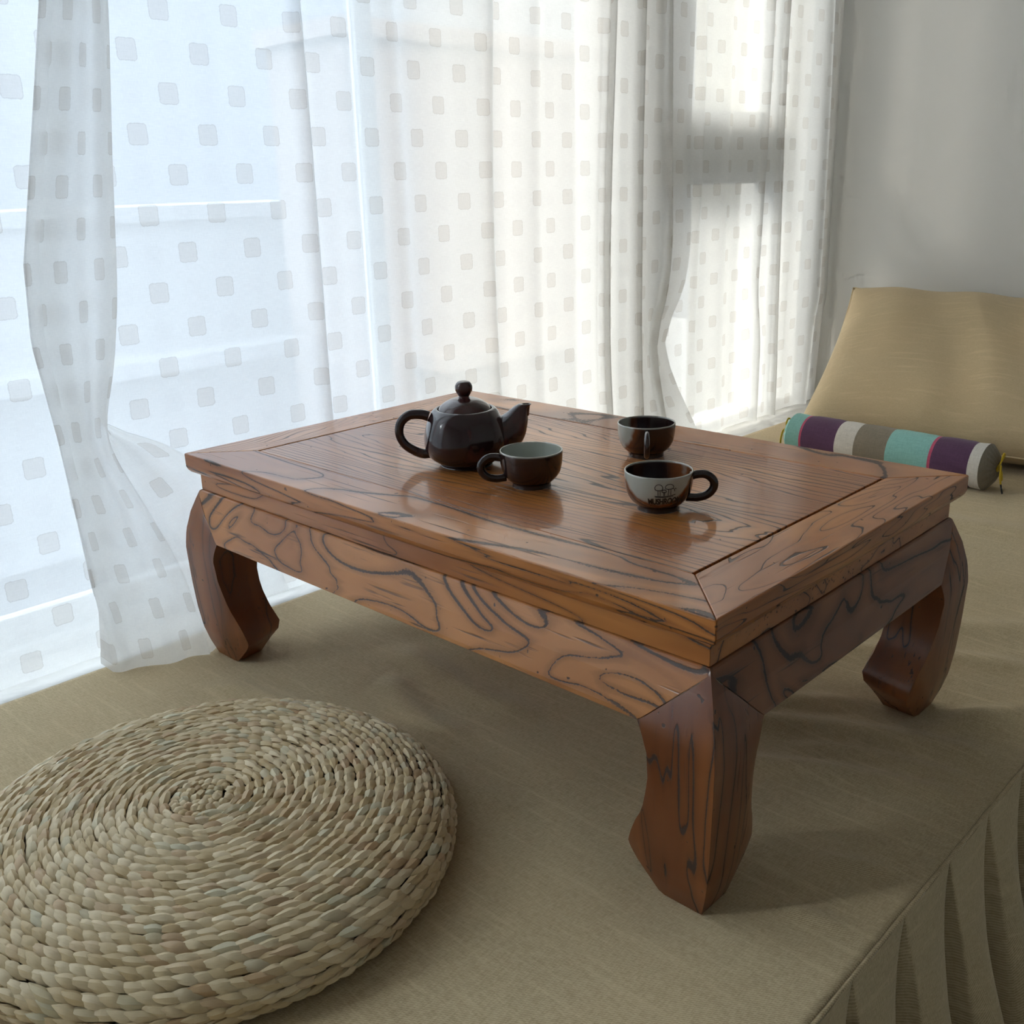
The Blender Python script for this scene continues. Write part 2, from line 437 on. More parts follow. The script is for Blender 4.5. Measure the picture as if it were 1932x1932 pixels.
def mat_h(x, y):
    h = sum(ridge(x, y, *r) for r in RID) + .0022*mnoise.noise(Vector((x*5, y*9, 0))) + .0012
    k = 1
    for fx, fy in FEET: k *= sstep(.035, .085, sqrt((x-fx)**2+(y-fy)**2))
    k *= sstep(.10, .25, sqrt((x-.398)**2+(y+.231)**2) ) 
    if y > 1.33: k *= 1 - sstep(1.33, 1.4, y)
    k *= (1 - sstep(.86, .912, x)) * sstep(.02, .09, x)
    return max(0, h) * k
cover = empty('bench_cover', (0, 0, 0))
tag(cover, 'beige linen bench cover with a pleated skirt, spread under the low table', 'bench cover')
X0, X1, Y0, Y1 = -.07, .915, -1.5, WY-.004
nx, ny = 150, 420
V, F = [], []
for j in range(ny+1):
    y = Y0 + (Y1-Y0)*j/ny
    for i in range(nx+1):
        x = X0 + (X1-X0)*i/nx
        xe = x + (.006*mnoise.noise(Vector((y*3, 4, 0))) if i == 0 else 0)
        V.append((xe, y, mat_h(x, y)))
for j in range(ny):
    for i in range(nx):
        a = j*(nx+1)+i; F.append((a, a+1, a+nx+2, a+nx+1))
n0 = len(V)   # turned-down edges: skirts of the sheet
for j in range(ny+1):
    y = Y0 + (Y1-Y0)*j/ny
    V.append((X0+.001, y, -.0075)); V.append((X1+.0015, y, -.0045))
for j in range(ny):
    a = j*(nx+1); F.append((a, a+nx+1, n0+2*(j+1), n0+2*j))
    b = j*(nx+1)+nx; F.append((b, n0+2*j+1, n0+2*(j+1)+1, b+nx+1))
mesh_obj('top_sheet', V, F, m_mat, cover, True)
V, F = tube_data([(X1+.0025, Y0 + (Y1-Y0)*k/60, -.0035) for k in range(61)], .0022, 8)
mesh_obj('piping', V, F, m_mat, cover, True)
# pleated skirt: folded strip that overlaps itself at every pleat
V, F = [], []
PIT = .0985; N = int((WY-.02+1.5)/PIT)
ppp = 36; rows = 26; dep = .44
ks = []
for k in range(N*ppp+1):
    ks.append(k/ppp)
def skirt_pt(t, d):
    n = math.floor(t); u = t - n
    rnd = mnoise.noise(Vector((n*1.7, 2, 0)))
    open_ = sstep(0, .10, d)*.75 + .25 + d*.6
    # u 0..0.62 outer panel, 0.62..1 folds back under
    op = (.52+.14*rnd)*(1-exp(-d/.045))
    if u < .60:
        y = u/.60*(1-op); x = .016*sin(pi*u/.6)*(.4+d*4)
    elif u < .80:
        q = (u-.60)/.20; y = 1 - op + op*.30*q + .05*sin(pi*q); x = -.075*sstep(0, 1, q)
    else:
        q = (u-.80)/.20; y = 1 - op*.70*(1-q) + .10*sin(pi*q)*min(1, d*14); x = -.075*(1-sstep(.1, 1, q))
    yy = Y0 + .052 + (n + y)*PIT + .012*d*rnd
    flare = .27*d*(1-.45*d)
    xx = X1 + .004 + flare + x*(.12 + min(1, d*5)) + .014*d*mnoise.noise(Vector((yy*7, d*4, 1)))
    return (xx, yy, -.004 - d)
for k in ks:
    for r in range(rows+1):
        d = dep*(r/rows)**1.4
        V.append(skirt_pt(k, d))
for k in range(len(ks)-1):
    for r in range(rows):
        a = k*(rows+1)+r; F.append((a, a+1, a+rows+2, a+rows+1))
sk = mesh_obj('skirt', V, F, m_skirt, cover, True)

# ------------------------------------------------------------------ TABLE
W, D, H = .8, .508, .283
table = empty('low_table', (W/2, D/2, .0006))
tag(table, 'low dark-brown wooden table with carved curved legs, standing on the beige bench cover', 'table')
def T(name, V, F, mat, smooth=False, bev=.0012):
    # table parts keep table coordinates; the empty stands at the centre of the footprint
    V = [(v[0]-W/2, v[1]-D/2, v[2]) for v in V]
    o = mesh_obj(name, V, F, mat, table, smooth); fix_normals(o)
    if bev: bevel(o, bev)
    return o
# which side: 0 front(-Y) 1 right(+X) 2 back(+Y) 3 left(-X)
def side_pt(side, along, out, z):
    """along: 0..L measured from the side's first corner; out: outward distance from the edge plane"""
    if side == 0: return (along, -out, z)
    if side == 1: return (W+out, along, z)
    if side == 2: return (W-along, D+out, z)
    return (-out, D-along, z)
LEN = [W, D, W, D]
def rail(name, side, prof, start_of, mat, bev=.0012, segs=1):
    """closed profile [(out,z)], mitred ends: along starts at start_of(out,z) from each corner"""
    L = LEN[side]; V, F = [], []; n = len(prof)
    for k in range(segs+1):
        for (o, z) in prof:
            s = start_of(o, z); V.append(side_pt(side, s + (L-2*s)*k/segs, o, z))
    for k in range(segs):
        for i in range(n):
            j = (i+1) % n; F.append((k*n+i, k*n+j, (k+1)*n+j, (k+1)*n+i))
    F.append(tuple(range(n))); F.append(tuple(segs*n+i for i in reversed(range(n))))
    return T(name, V, F, mat, bev=bev)
IX, IY = .0657, .0686
for s in range(4):
    inn = IY if s in (0, 2) else IX
    other = IX if s in (0, 2) else IY
    prof = [(0, H), (0, .2655), (-.0015, .2615), (-.004, .2585), (-.012, .2545), (-inn-.008, .2545), (-inn-.008, .268), (-inn, .268), (-inn, H)]
    def st(o, z, inn=inn, other=other):
        return -o if -o <= .0121 else (-o)*other/inn
    rail('frame_rail', s, prof, st, wood_topx if s in (0, 2) else wood_topy, .0014)
gx0, gx1, gy = .0012, .0036, .0013
v, f = box_data(IX+gx0, W-IX-gx1, IY+gy, D-IY-gy, .2685, H-.0006)
T('center_panel', v, f, wood_panel, bev=.0007)
for s in range(4):
    rail('waist', s, [(-.0125, .2543), (-.0125, .234), (-.032, .234), (-.032, .2543)], lambda o, z: -o, wood_waist, .0008)
EZ = ([0, .02, .04, .07, .11, .157, .179, .2045, .222, .232, .2338], [-.0086, -.002, .0027, .0060, .0083, .0096, .0072, .001, -.0055, -.0095, -.0115])
def e_of(z): return interp(z, *EZ)
ZA = .1745
def apr_s(z): return .003 + (.0675-.003)*(.2345-z)/(.2345-ZA)
for s in range(4):
    zs = [.2338, .232, .228, .222, .213, .2045, .192, .179, ZA]
    prof = [(e_of(z), z) for z in zs] + [(-.020, ZA), (-.026, .2338)]
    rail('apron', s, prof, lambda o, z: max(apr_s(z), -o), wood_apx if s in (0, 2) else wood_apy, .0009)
WZ = ([0, .012, .022, .033, .045, .069, .09, .105, .122, .1485, .162, .1745], [.050, .056, .0615, .0685, .0705, .0625, .0575, .0555, .0545, .0565, .0615, .0675])
FZ = ([0, .015, .028, .045, .077, .11, .141, .171, .1745], [.047, .045, .044, .043, .0425, .0455, .053, .066, .0673])
SZ = ([0, .012, .025, .036, .05, .067, .083, .1, .123, .1485, .162, .1745], [.0525, .062, .072, .077, .0735, .0678, .0610, .0574, .0548, .0566, .061, .0678])
def leg(cx, cy):
    zs = [0, .006, .012, .017, .022, .028, .033, .038, .045, .052, .06, .069, .08, .09, .105, .122, .135, .1485, .155, .162, .168, .1745]
    rings = []
    for z in zs:
        e, w, f_ = e_of(z), interp(z, *WZ), min(interp(z, *FZ), interp(z, *WZ)-.0006)
        c_ = max(.0006, (interp(z, *SZ)-f_)*1.35); P_, Q_ = f_+c_, -e+.25*c_
        rings.append([(-e,-e,z),(f_,-e,z),(P_,Q_,z),(w,w,z),(Q_,P_,z),(-e,f_,z)])
    for z in [.182, .192, .2045, .213, .222, .228, .232, .2338]:
        e = e_of(z); w = max(apr_s(z)-.0005, -e+.004); 
        rings.append([(-e,-e,z),(w*.98-.0,-e,z),(w,-e+.0004,z),(w,w,z),(-e+.0004,w,z),(-e,w*.98,z)])
    V, F = [], []
    sx, sy = (1 if cx == 0 else -1), (1 if cy == 0 else -1)
    for r in rings:
        for (x, y, z) in r: V.append((cx + sx*x, cy + sy*y, z))
    for k in range(len(rings)-1):
        for i in range(6):
            j = (i+1) % 6; F.append((k*6+i, k*6+j, (k+1)*6+j, (k+1)*6+i))
    F.append(tuple(range(6))); F.append(tuple((len(rings)-1)*6+i for i in range(6)))
    o = T('leg', V, F, wood_leg, True, 0)
    m = o.modifiers.new('Bevel', 'BEVEL'); m.width = .0016; m.segments = 2; m.limit_method = 'ANGLE'; m.angle_limit = radians(38)
    o.data.set_sharp_from_angle(angle=radians(35))
    return o
for cx, cy in ((0, 0), (W, 0), (W, D), (0, D)): leg(cx, cy)

# ------------------------------------------------------------------ TEAPOT
ZT = H - .0002
RV = Vector((.7239, .6898, 0)).normalized()       # the direction its spout points
pot_a = atan2(RV.y, RV.x)
def lathe_obj(name, prof, mat, parent, segs=72, sub=0, smooth=True):
    V, F = lathe_data(prof, segs)
    return mesh_obj(name, V, F, mat, parent, smooth)
def smooth_prof(P, n=5):
    return [(max(.00001, p.x), p.y) for p in catmull([(a, b, 0) for a, b in P], n)]
pot = empty('teapot', (.325, .193, ZT), pot_a)
tag(pot, 'dark-brown glazed teapot with a round-knobbed lid, at the window end of the low table', 'teapot')
prof = smooth_prof([(.0001,.0), (.029,.0), (.031,.002), (.0335,.0045), (.043,.011), (.0495,.021), (.0512,.031), (.0495,.043), (.0455,.055), (.041,.0635), (.0365,.0682), (.0335,.0692), (.0322,.0682), (.0318,.064), (.02,.062), (.0001,.062)], 5)
b = lathe_obj('body', prof, g_pot, pot)
# slightly squared shoulders
for v in b.data.vertices:
    a = atan2(v.co.y, v.co.x); k = 1 + .035*cos(4*(a+.6))*sstep(.01, .03, v.co.z)*(1-sstep(.06, .068, v.co.z))
    v.co.x *= k; v.co.y *= k
lid = lathe_obj('lid', smooth_prof([(.0001,.0655), (.030,.0655), (.0312,.067), (.0308,.0690), (.027,.0735), (.019,.0785), (.010,.0815), (.0001,.0822)], 5), g_lid, pot)
lathe_obj('knob', smooth_prof([(.0001,.0805), (.0065,.0810), (.0062,.0835), (.0078,.0860), (.0100,.0905), (.0102,.0955), (.0078,.0998), (.004,.1015), (.0001,.1018)], 6), g_lid, lid, 40)
path = catmull([(-.043,0,.0600), (-.052,0,.0625), (-.066,0,.0620), (-.0765,0,.0530), (-.0790,0,.0395), (-.0735,0,.0270), (-.063,0,.0190), (-.052,0,.0145), (-.042,0,.0150)], 7)
V, F = tube_data(path, [.0052 + .0010*abs(i/len(path)-.5)*2 for i in range(len(path))], 18, .72, Vector((0,1,0)))
mesh_obj('handle', V, F, g_pot, pot, True)
# spout: wide root, narrow lip cut level
path = catmull([(.030,0,.030), (.043,0,.034), (.0530,0,.042), (.0600,0,.0520), (.0655,0,.0620), (.0710,0,.0705)], 7)
n = len(path); rad = [interp(i/(n-1), [0,.25,.5,.75,.92,1], [.0260,.0245,.0185,.0122,.0076,.0052]) for i in range(n)]
V, F = tube_data(path, rad, 24, 1.0, Vector((0,1,0)), cap=False)
V = [Vector(v) for v in V]
for i, v in enumerate(V):      # level the lip, pull it into a beak
    if i >= len(V) - 24*3:
        k = (i - (len(V)-24*3))//24
        v.z += (.0722 - v.z)*(.25 + .35*k)
        if v.x > .070: v.x += .004*k/2
m0 = len(V)
last = V[-24:]; cen = sum(last, Vector())/24
for sc_, dz in ((.72, 0), (.66, -.004), (.5, -.014)):
    for v in last: V.append(cen + (v-cen)*sc_ + Vector((0, 0, dz)))
for k in range(3):
    a0 = m0-24 + k*24; 
    for i in range(24):
        j = (i+1) % 24; F.append((a0+i, a0+j, a0+24+j, a0+24+i))
F.append(tuple(len(V)-24+i for i in range(24)))
fix_normals(mesh_obj('spout', V, F, g_pot, pot, True))

# ------------------------------------------------------------------ CUPS
outer = [(.0001,.0), (.0195,.0), (.0215,.0008), (.0215,.0035), (.0222,.0052), (.0275,.0100), (.0322,.0175), (.0343,.0270), (.0349,.0350), (.0350,.0400)]
OUT = smooth_prof(outer, 5)
inner = [(.0346,.0413), (.0334,.0410), (.0328,.0380), (.0322,.0290), (.0300,.0190), (.0240,.0100), (.0130,.0062), (.0001,.0056)]
CPROF = OUT + smooth_prof(inner, 5)
def r_out(z):
    for (r0, z0), (r1, z1) in zip(OUT, OUT[1:]):
        if r0 > .02 and z0 <= z <= z1 and z1 > z0: return r0 + (r1-r0)*(z-z0)/(z1-z0)
    return .035
def cup(loc, handle_ang, mat, mat_in, label):
    r = empty('teacup', loc)
    tag(r, label, 'cup', 'teacups on the low table')
    bo = lathe_obj('body', CPROF, mat, r, 80); bo.data.materials.append(mat_in)
    for k, f in enumerate(bo.data.polygons): f.material_index = 1 if k >= (len(OUT)+1)*80 else 0
    p = [(.0325,0,.0335), (.040,0,.0352), (.0485,0,.0345), (.0555,0,.0285), (.0560,0,.0205), (.0500,0,.0135), (.0400,0,.0105), (.0285,0,.0112)]
    M = Matrix.Rotation(handle_ang, 3, 'Z')
    path = catmull([M @ Vector(q) for q in p], 7)
    V, F = tube_data(path, .0044, 16, .8, M @ Vector((0,1,0)))
    mesh_obj('handle', V, F, g_handle, r, True)
    return r
right = atan2(.6898, .7239); toward = atan2(-.6820, .6612)
cup((.446, .177, ZT), right+pi+.15, glaze('glaze_dark_outside', toward+pi, .06, 0), glaze('glaze_pale_inside', toward+pi, -.06, 0), 'dark-brown teacup with a pale green inside, just in front of the teapot')
cup((.468, .360, ZT), toward-.12, glaze('glaze_half_pale', right+pi-.10, .0185, .35), glaze('glaze_inside_left', right+pi, .016, 0), 'teacup with its handle turned to the viewer, farthest from the near table edge')
c3 = cup((.602, .199, ZT), right-.02, glaze('glaze_pale_front', toward-.24, .0178, .72), glaze('glaze_inside_right', right+.45, .0335, 0), 'pale green and brown teacup with mushroom drawing and lettering, nearest the table corner')
# lettering and mushroom drawing wrapped round the cup
def wrap(pt, ang0, off=.0003):
    x, z = pt; r = r_out(z) + off; a = ang0 + x/.034
    return Vector((r*cos(a), r*sin(a), z))
cu = bpy.data.curves.new('cup_text', 'FONT'); cu.body = 'MUSHROOM'; cu.size = .0078; cu.align_x = 'CENTER'; cu.resolution_u = 4; cu.offset = .0003
cu.space_character = .92
to = bpy.data.objects.new('tmp', cu); col.objects.link(to)
bpy.context.view_layer.update()
tm = bpy.data.meshes.new_from_object(to.evaluated_get(bpy.context.evaluated_depsgraph_get()))
bpy.data.objects.remove(to)
bm = bmesh.new(); bm.from_mesh(tm)
bmesh.ops.subdivide_edges(bm, edges=[e for e in bm.edges if e.calc_length() > .0012], cuts=2, use_grid_fill=False)
bmesh.ops.triangulate(bm, faces=bm.faces)
A0 = toward + .05
for v in bm.verts:
    v.co = wrap((v.co.x*.84, .0138 + v.co.y*1.2 + .05*v.co.x*.8), A0, .0004)
lm = bpy.data.meshes.new('lettering'); bm.to_mesh(lm); bm.free(); lm.materials.append(m_ink)
lo = bpy.data.objects.new('lettering', lm); col.objects.link(lo); lo.parent = c3
def arc(cx, cz, rx, rz, a0, a1, n=14):
    return [(cx + rx*cos(radians(a0+(a1-a0)*i/n)), cz + rz*sin(radians(a0+(a1-a0)*i/n))) for i in range(n+1)]
strokes = [arc(-.0065,.0315,.0038,.0036,-25,205), arc(-.0065,.0300,.0036,.0012,180,360), [(-.0072,.0288),(-.0070,.0232)], [(-.0052,.0288),(-.0050,.0232)],
           arc(.0040,.0322,.0042,.0030,-15,195), arc(.0040,.0312,.0040,.0012,180,360), [(.0032,.0300),(.0030,.0235)], [(.0056,.0300),(.0056,.0238)],
           arc(-.0012,.0278,.0022,.0018,0,180), arc(-.0012,.0275,.0022,.0007,180,360), [(-.0016,.0268),(-.0015,.0234)], [(-.0006,.0268),(-.0006,.0234)],
           [(.0078,.0310),(.0092,.0294),(.0104,.0306),(.0112,.0296)], [(.0092,.0294),(.0098,.0272)], [(-.0105,.0226),(-.003,.0222),(.004,.0228),(.0108,.0238)], [(-.0098,.0218),(.0,.0214),(.0085,.0222)]]
V, F = [], []
for s in strokes:
    pp = []
    for (x0,z0),(x1,z1) in zip(s, s[1:]):
        k = max(1, int(sqrt((x1-x0)**2+(z1-z0)**2)/.0012))
        for q in range(k): pp.append((x0+(x1-x0)*q/k, z0+(z1-z0)*q/k))
    pp.append(s[-1])
    v, f = tube_data([wrap(p, A0, .0001) for p in pp], .00036, 6)
    n = len(V); V += v; F += [tuple(i+n for i in q) for q in f]
mesh_obj('mushroom_drawing', V, F, m_ink, c3)

# ------------------------------------------------------------------ WOVEN CUSHION
CX, CY = .398, -.231
cush = empty('floor_cushion', (CX, CY, 0))
tag(cush, 'round woven straw cushion lying on the beige bench cover, bottom left', 'cushion')
cprof = [(0,.064), (.05,.064), (.10,.063), (.15,.060), (.185,.0565), (.208,.050), (.224,.040), (.232,.028), (.230,.016), (.220,.006), (.205,.002)]
pl = [0]
for a, b_ in zip(cprof, cprof[1:]): pl.append(pl[-1] + sqrt((a[0]-b_[0])**2 + (a[1]-b_[1])**2))
def cp(s):
    r = interp(s, pl, [q[0] for q in cprof]); z = interp(s, pl, [q[1] for q in cprof])
    r2 = interp(s+.002, pl, [q[0] for q in cprof]); z2 = interp(s+.002, pl, [q[1] for q in cprof])
    r1 = interp(s-.002, pl, [q[0] for q in cprof]); z1 = interp(s-.002, pl, [q[1] for q in cprof])
    return r, z, Vector((r2-r1, 0, z2-z1)).normalized()
prof = [(max(.0001, r-.004*(1 if z < .045 else 0)), max(.0012, z-.004)) for r, z in cprof] + [(.0001, .0012)]
V, F = lathe_data(prof, 96, False)
mesh_obj('core', V, F, m_strawcore, cush, True)
V, F, UV, TN = [], [], [], []
ROW = .0094
theta = .3; s = .003
while s < pl[-1]:
    r, z, tg = cp(s)
    rr = max(r, .004)
    L = .031 * random.uniform(.88, 1.15) if rr > .03 else .014
    step = (.0132 if rr > .03 else .007) * random.uniform(.92, 1.08)
    a = theta
    c = Vector((rr*cos(a), rr*sin(a), z))
    rad = Vector((cos(a)*tg.x, sin(a)*tg.x, tg.z))       # across the row, outward along the surface
    tan = Vector((-sin(a), cos(a), 0))
    nor = rad.cross(tan); nor = nor if nor.dot(Vector((cos(a)*.3, sin(a)*.3, 1 if z > .02 else 0))) > 0 else -nor
    yaw = radians(random.uniform(9, 19)); 
    ax = tan*cos(yaw) + rad*sin(yaw); bx = -tan*sin(yaw) + rad*cos(yaw)
    tilt = radians(random.uniform(-11, -2)); ax = ax*cos(tilt) + nor*sin(tilt)
    c += nor*random.uniform(-.0006, .0010) + rad*random.uniform(-.0006, .0006)
    wd = ROW*.56*random.uniform(.9, 1.12); ht = .0040*random.uniform(.85, 1.2)
    tint = (random.random(), random.random(), random.random(), 1)
    base = len(V); rings = 9; sg = 6; bend = random.uniform(-.0012, .0012)
    roll = random.uniform(-.5, .5)
    for i in range(rings):
        t = i/(rings-1); u = (t-.5)
        w = max(.05, (1-abs(2*u)**1.7)**.95) if 0 < i < rings-1 else .08
        for k in range(sg):
            an = 2*pi*k/sg + roll + t*1.1
            ca, sa = cos(an), sin(an)
            crease = 1 - .18*max(0, cos(2*(2*pi*k/sg)))
            p = c + ax*(u*L) + bx*(ca*wd*w + bend*(1-4*u*u)) + nor*(sa*ht*w*crease - .0012*(4*u*u))
            p.z = max(p.z, .0008)
            V.append(p); UV.append((t, k/sg)); TN.append(tint)
    for i in range(rings-1):
        for k in range(sg):
            m = (k+1) % sg; F.append((base+i*sg+k, base+i*sg+m, base+(i+1)*sg+m, base+(i+1)*sg+k))
    F.append(tuple(base+k for k in reversed(range(sg)))); F.append(tuple(base+(rings-1)*sg+k for k in range(sg)))
    theta += step/rr
    s += ROW*step/(2*pi*rr)
o = mesh_obj('woven_straw', V, F, m_straw, cush, True, uvs=UV)
fix_normals(o); o.data.set_sharp_from_angle(angle=radians(48))
ca_ = o.data.color_attributes.new('tint', 'FLOAT_COLOR', 'POINT')
for i, c in enumerate(TN): ca_.data[i].color = c

# ------------------------------------------------------------------ BOLSTER
bol = empty('bolster_cushion', (.125, 1.425, .047), atan2(-.02, .411))
tag(bol, 'small striped bolster in purple, white and turquoise, before the large beige pillow', 'cushion')
BR = .0465; BL = .405
bands = [(-.02, c_turq), (.012, c_pink), (.017, c_purple), (.098, c_white), (.142, c_taupe), (.213, c_turq), (.303, c_pink), (.309, c_purple), (.383, c_white), (BL, None)]
V, F, fm, mats = [], [], [], []
mlist = [c_turq, c_pink, c_purple, c_white, c_taupe]
xs = []
for (x0, m), (x1, _) in zip(bands, bands[1:]):
    n = max(1, int((x1-x0)/.012))
    for i in range(n): xs.append((x0+(x1-x0)*i/n, m))
xs.append((BL, None))
sg = 56
for i, (x, m) in enumerate(xs):
    seam = 0
    for (bx, _) in bands[1:-1]: seam += .0010*exp(-((x-bx)/.004)**2)
    for k in range(sg):
        a = 2*pi*k/sg; r = BR - seam + .0008*mnoise.noise(Vector((x*25, cos(a)*2, sin(a)*2)))
        V.append((x, r*cos(a), r*sin(a)))
for i in range(len(xs)-1):
    for k in range(sg):
        j = (k+1) % sg; F.append((i*sg+k, i*sg+j, (i+1)*sg+j, (i+1)*sg+k)); fm.append(mlist.index(xs[i][1]))
mesh_obj('striped_cover', V, F, None, bol, True, mats=mlist, fmat=fm)
def endcap(x0, sgn, mat):
    V, F = [], []; sg = 96; rings = 12
    for i in range(rings+1):
        t = i/rings; r = BR*(1-t)**.8 + .003*t; x = x0 + sgn*(.020*sin(t*pi/2)**1.0)
        if t > .85: x -= sgn*.004*(t-.85)/.15
        for k in range(sg):
            a = 2*pi*k/sg
            rr = r*(1 + .10*t*(1-t*.3)*sin(a*19+.8*sin(a*3)))
            V.append((x + sgn*.0018*t*sin(a*19), rr*cos(a), rr*sin(a)))
    for i in range(rings):
        for k in range(sg):
            j = (k+1) % sg; F.append((i*sg+k, i*sg+j, (i+1)*sg+j, (i+1)*sg+k))
    F.append(tuple(rings*sg+k for k in range(sg)))
    return fix_normals(mesh_obj('gathered_end', V, F, mat, bol, True))
endcap(BL, 1, c_taupe); endcap(-.02, -1, c_turq)
def cord(x, sgn):
    loops = [catmull([(x,0,0), (x+sgn*.006,.004,.014), (x+sgn*.008,.012,.026), (x+sgn*.009,.004,.030), (x+sgn*.009,-.003,.018), (x+sgn*.004,0,.002)], 6),
             catmull([(x,0,.002), (x+sgn*.008,-.004,.008), (x+sgn*.012,-.010,.004), (x+sgn*.014,-.014,-.012), (x+sgn*.016,-.012,-.026)], 6),
             catmull([(x,0,0), (x+sgn*.008,.003,-.004), (x+sgn*.011,.004,-.018), (x+sgn*.011,.003,-.024)], 6),
             [(x+sgn*.003, .0045*cos(a), .0045*sin(a)) for a in [i*2*pi/14 for i in range(15)]]]
    V, F = [], []
    for l in loops:
        v, f = tube_data(l, .0019, 8); n = len(V); V += v; F += [tuple(i+n for i in q) for q in f]
    c = mesh_obj('cord_tie', V, F, c_yellow, bol, True); c['label'] = 'yellow cord tie'
    v, f = tube_data(catmull([(x+sgn*.016,-.012,-.026), (x+sgn*.019,-.013,-.036), (x+sgn*.021,-.012,-.0445)], 4), .0017, 8)
    mesh_obj('cord_tip', v, f, c_dark, c, True)
cord(BL+.017, 1); cord(-.036, -1)

# ------------------------------------------------------------------ BIG PILLOW
pil = empty('pillow', (.358, 1.755, .0), .08)
tag(pil, 'large plain beige linen pillow leaning against the white wall behind the striped bolster', 'pillow')
V, F = [], []
PW, PH, PT = .70, .56, .085
nu, nv = 90, 60
lean = radians(32)
def pill(u, v, side):
    x = u; y = v
    b = (1-abs(2*u/1)**3.2*1.0)
    b = max(0, 1-(abs(2*u))**4)**.55 * max(0, 1-(abs(2*v))**4)**.55
    # pulled-in edges between pointed corners
    kx = 1 - .05*(1-(2*v)**2) ; kz = 1 - .055*(1-(2*u)**2)
    X = u*PW*kx; Z = v*PH*kz
    wr = .010*mnoise.noise(Vector((u*6+Z*2, v*1.2, side*3))) + .0045*sin((u*22 + v*5 + 2*mnoise.noise(Vector((u*3, v*2, 5)))))*(.4+.6*(.5+v))
    T = side*(PT*b*(1+.12*(-v)) ) + (wr*b if side > 0 else 0)
    # rotate: local y = -thickness normal
    bend = .03*(1-(2*v)**2)
    yy = Z*cos(lean) - (T+0)*sin(lean) + bend*.0
    zz = Z*sin(lean) + (T)*cos(lean)
    return (X - .06*v, yy, zz*(1-.13*(u+.5)))
for side in (1, -1):
    for j in range(nv+1):
        for i in range(nu+1):
            V.append(pill(i/nu-.5, j/nv-.5, side))
S = (nu+1)*(nv+1)
for q, side in ((0, 1), (S, -1)):
    for j in range(nv):
        for i in range(nu):
            a = q+j*(nu+1)+i
            F.append((a, a+1, a+nu+2, a+nu+1))
zmin = min(v[2] for v in V)
ymx = max(v[1] for v in V)
V = [(x, y, z-zmin+.002) for x, y, z in V]
o = mesh_obj('cover', V, F, m_pillow, pil, True)
bm = bmesh.new(); bm.from_mesh(o.data); bmesh.ops.remove_doubles(bm, verts=bm.verts, dist=.0004); bmesh.ops.recalc_face_normals(bm, faces=bm.faces); bm.to_mesh(o.data); bm.free()
# seam cord around the edge
edge = []
for i in range(0, nu+1, 3): edge.append(pill(i/nu-.5, .5, 1))
for j in range(nv, -1, -3): edge.append(pill(.5, j/nv-.5, 1))
for i in range(nu, -1, -3): edge.append(pill(i/nu-.5, -.5, 1))
for j in range(0, nv+1, 3): edge.append(pill(-.5, j/nv-.5, 1))
v, f = tube_data([(x, y, z-zmin+.002) for x, y, z in edge], .0022, 8)
mesh_obj('seam', v, f, m_pillow, pil, True)

# ------------------------------------------------------------------ CURTAINS
CT = 1.98
def curtain(name, label, s0, s1, folds, xbase, edge_fn, n_s, n_z, z_bot, seedn, xamp=.006):
    """folds: (position, overlap amplitude, sigma, depth). edge_fn(z, t)->extra (y, x)"""
    V, F, UV = [], [], []
    # fold positions are given where they hang; turn them into positions along the cloth
    acc = 0; ff = []
    for (p, A, g, B) in folds:
        ff.append((p + acc + A, A, g, B)); acc += 2*A
    folds = ff
    def base(s, z):
        y, x = s, 0
        for k, (p, A, sg_, B) in enumerate(folds):
            pz = p + .03*mnoise.noise(Vector((z*1.1, p*5, seedn)))*(1 if A else 1)
            q = (s-pz)/sg_
            y -= A
            if abs(q) < 6:
                y -= A*tanh(q)
                x += B/(cosh(q)**2) if abs(q) < 8 else 0
            else: y -= A*(1 if q > 0 else -1)
        x += xamp*mnoise.noise(Vector((s*7, z*.8, seedn))) + .5*xamp*mnoise.noise(Vector((s*22, z*1.2, seedn+4)))
        return y, x
    for j in range(n_z+1):
        t = j/n_z; z = z_bot + (CT-z_bot)*t**1.25
        for i in range(n_s+1):
            u = i/n_s; s = s0 + (s1-s0)*u
            y, x = base(s, z)
            y2, x2, dz = edge_fn(u, y, z)
            V.append((xbase + x + x2, y2, z+dz)); UV.append((s, z))
    for j in range(n_z):
        for i in range(n_s):
            a = j*(n_s+1)+i; F.append((a, a+1, a+n_s+2, a+n_s+1))
    return V, F, UV
cosh = math.cosh
# wide middle panel; its right edge is gathered in above the sill
EM = ([0,.053,.10,.147,.20,.257,.31,.365,.43,.494,.64,.944,2], [1.36,1.326,1.294,1.262,1.232,1.212,1.236,1.282,1.303,1.309,1.299,1.304,1.33])
def ef_mid(u, y, z):
    edge = interp(z, *EM)
    yr = 1.305
    k = sstep(1.13, 1.30, y)
    y2 = y + (edge - yr)*k
    return y2, .004*sin(y*40+z*3)*k + .008*sstep(.3, 0, z), 0
folds = [(-.55,.035,.022,.03),(.311,.010,.012,.016),(.485,.004,.02,.01),(.697,.009,.013,.015),(.815,.005,.02,.012),(1.009,.017,.013,.028),(1.095,.015,.012,.024),(1.20,.012,.012,.02)]
V, F, UV = curtain('m', '', -1.55, 1.53, folds, -.115, ef_mid, 900, 56, .001, 1)
ymax = max(v[1] for v in V if v[2] > 1)
cm = mesh_obj('sheer_curtain', V, F, m_sheer, None, True, uvs=UV)
tag(cm, 'wide white sheer curtain with small grey squares, hanging behind the teapot', 'curtain', 'sheer window curtains')
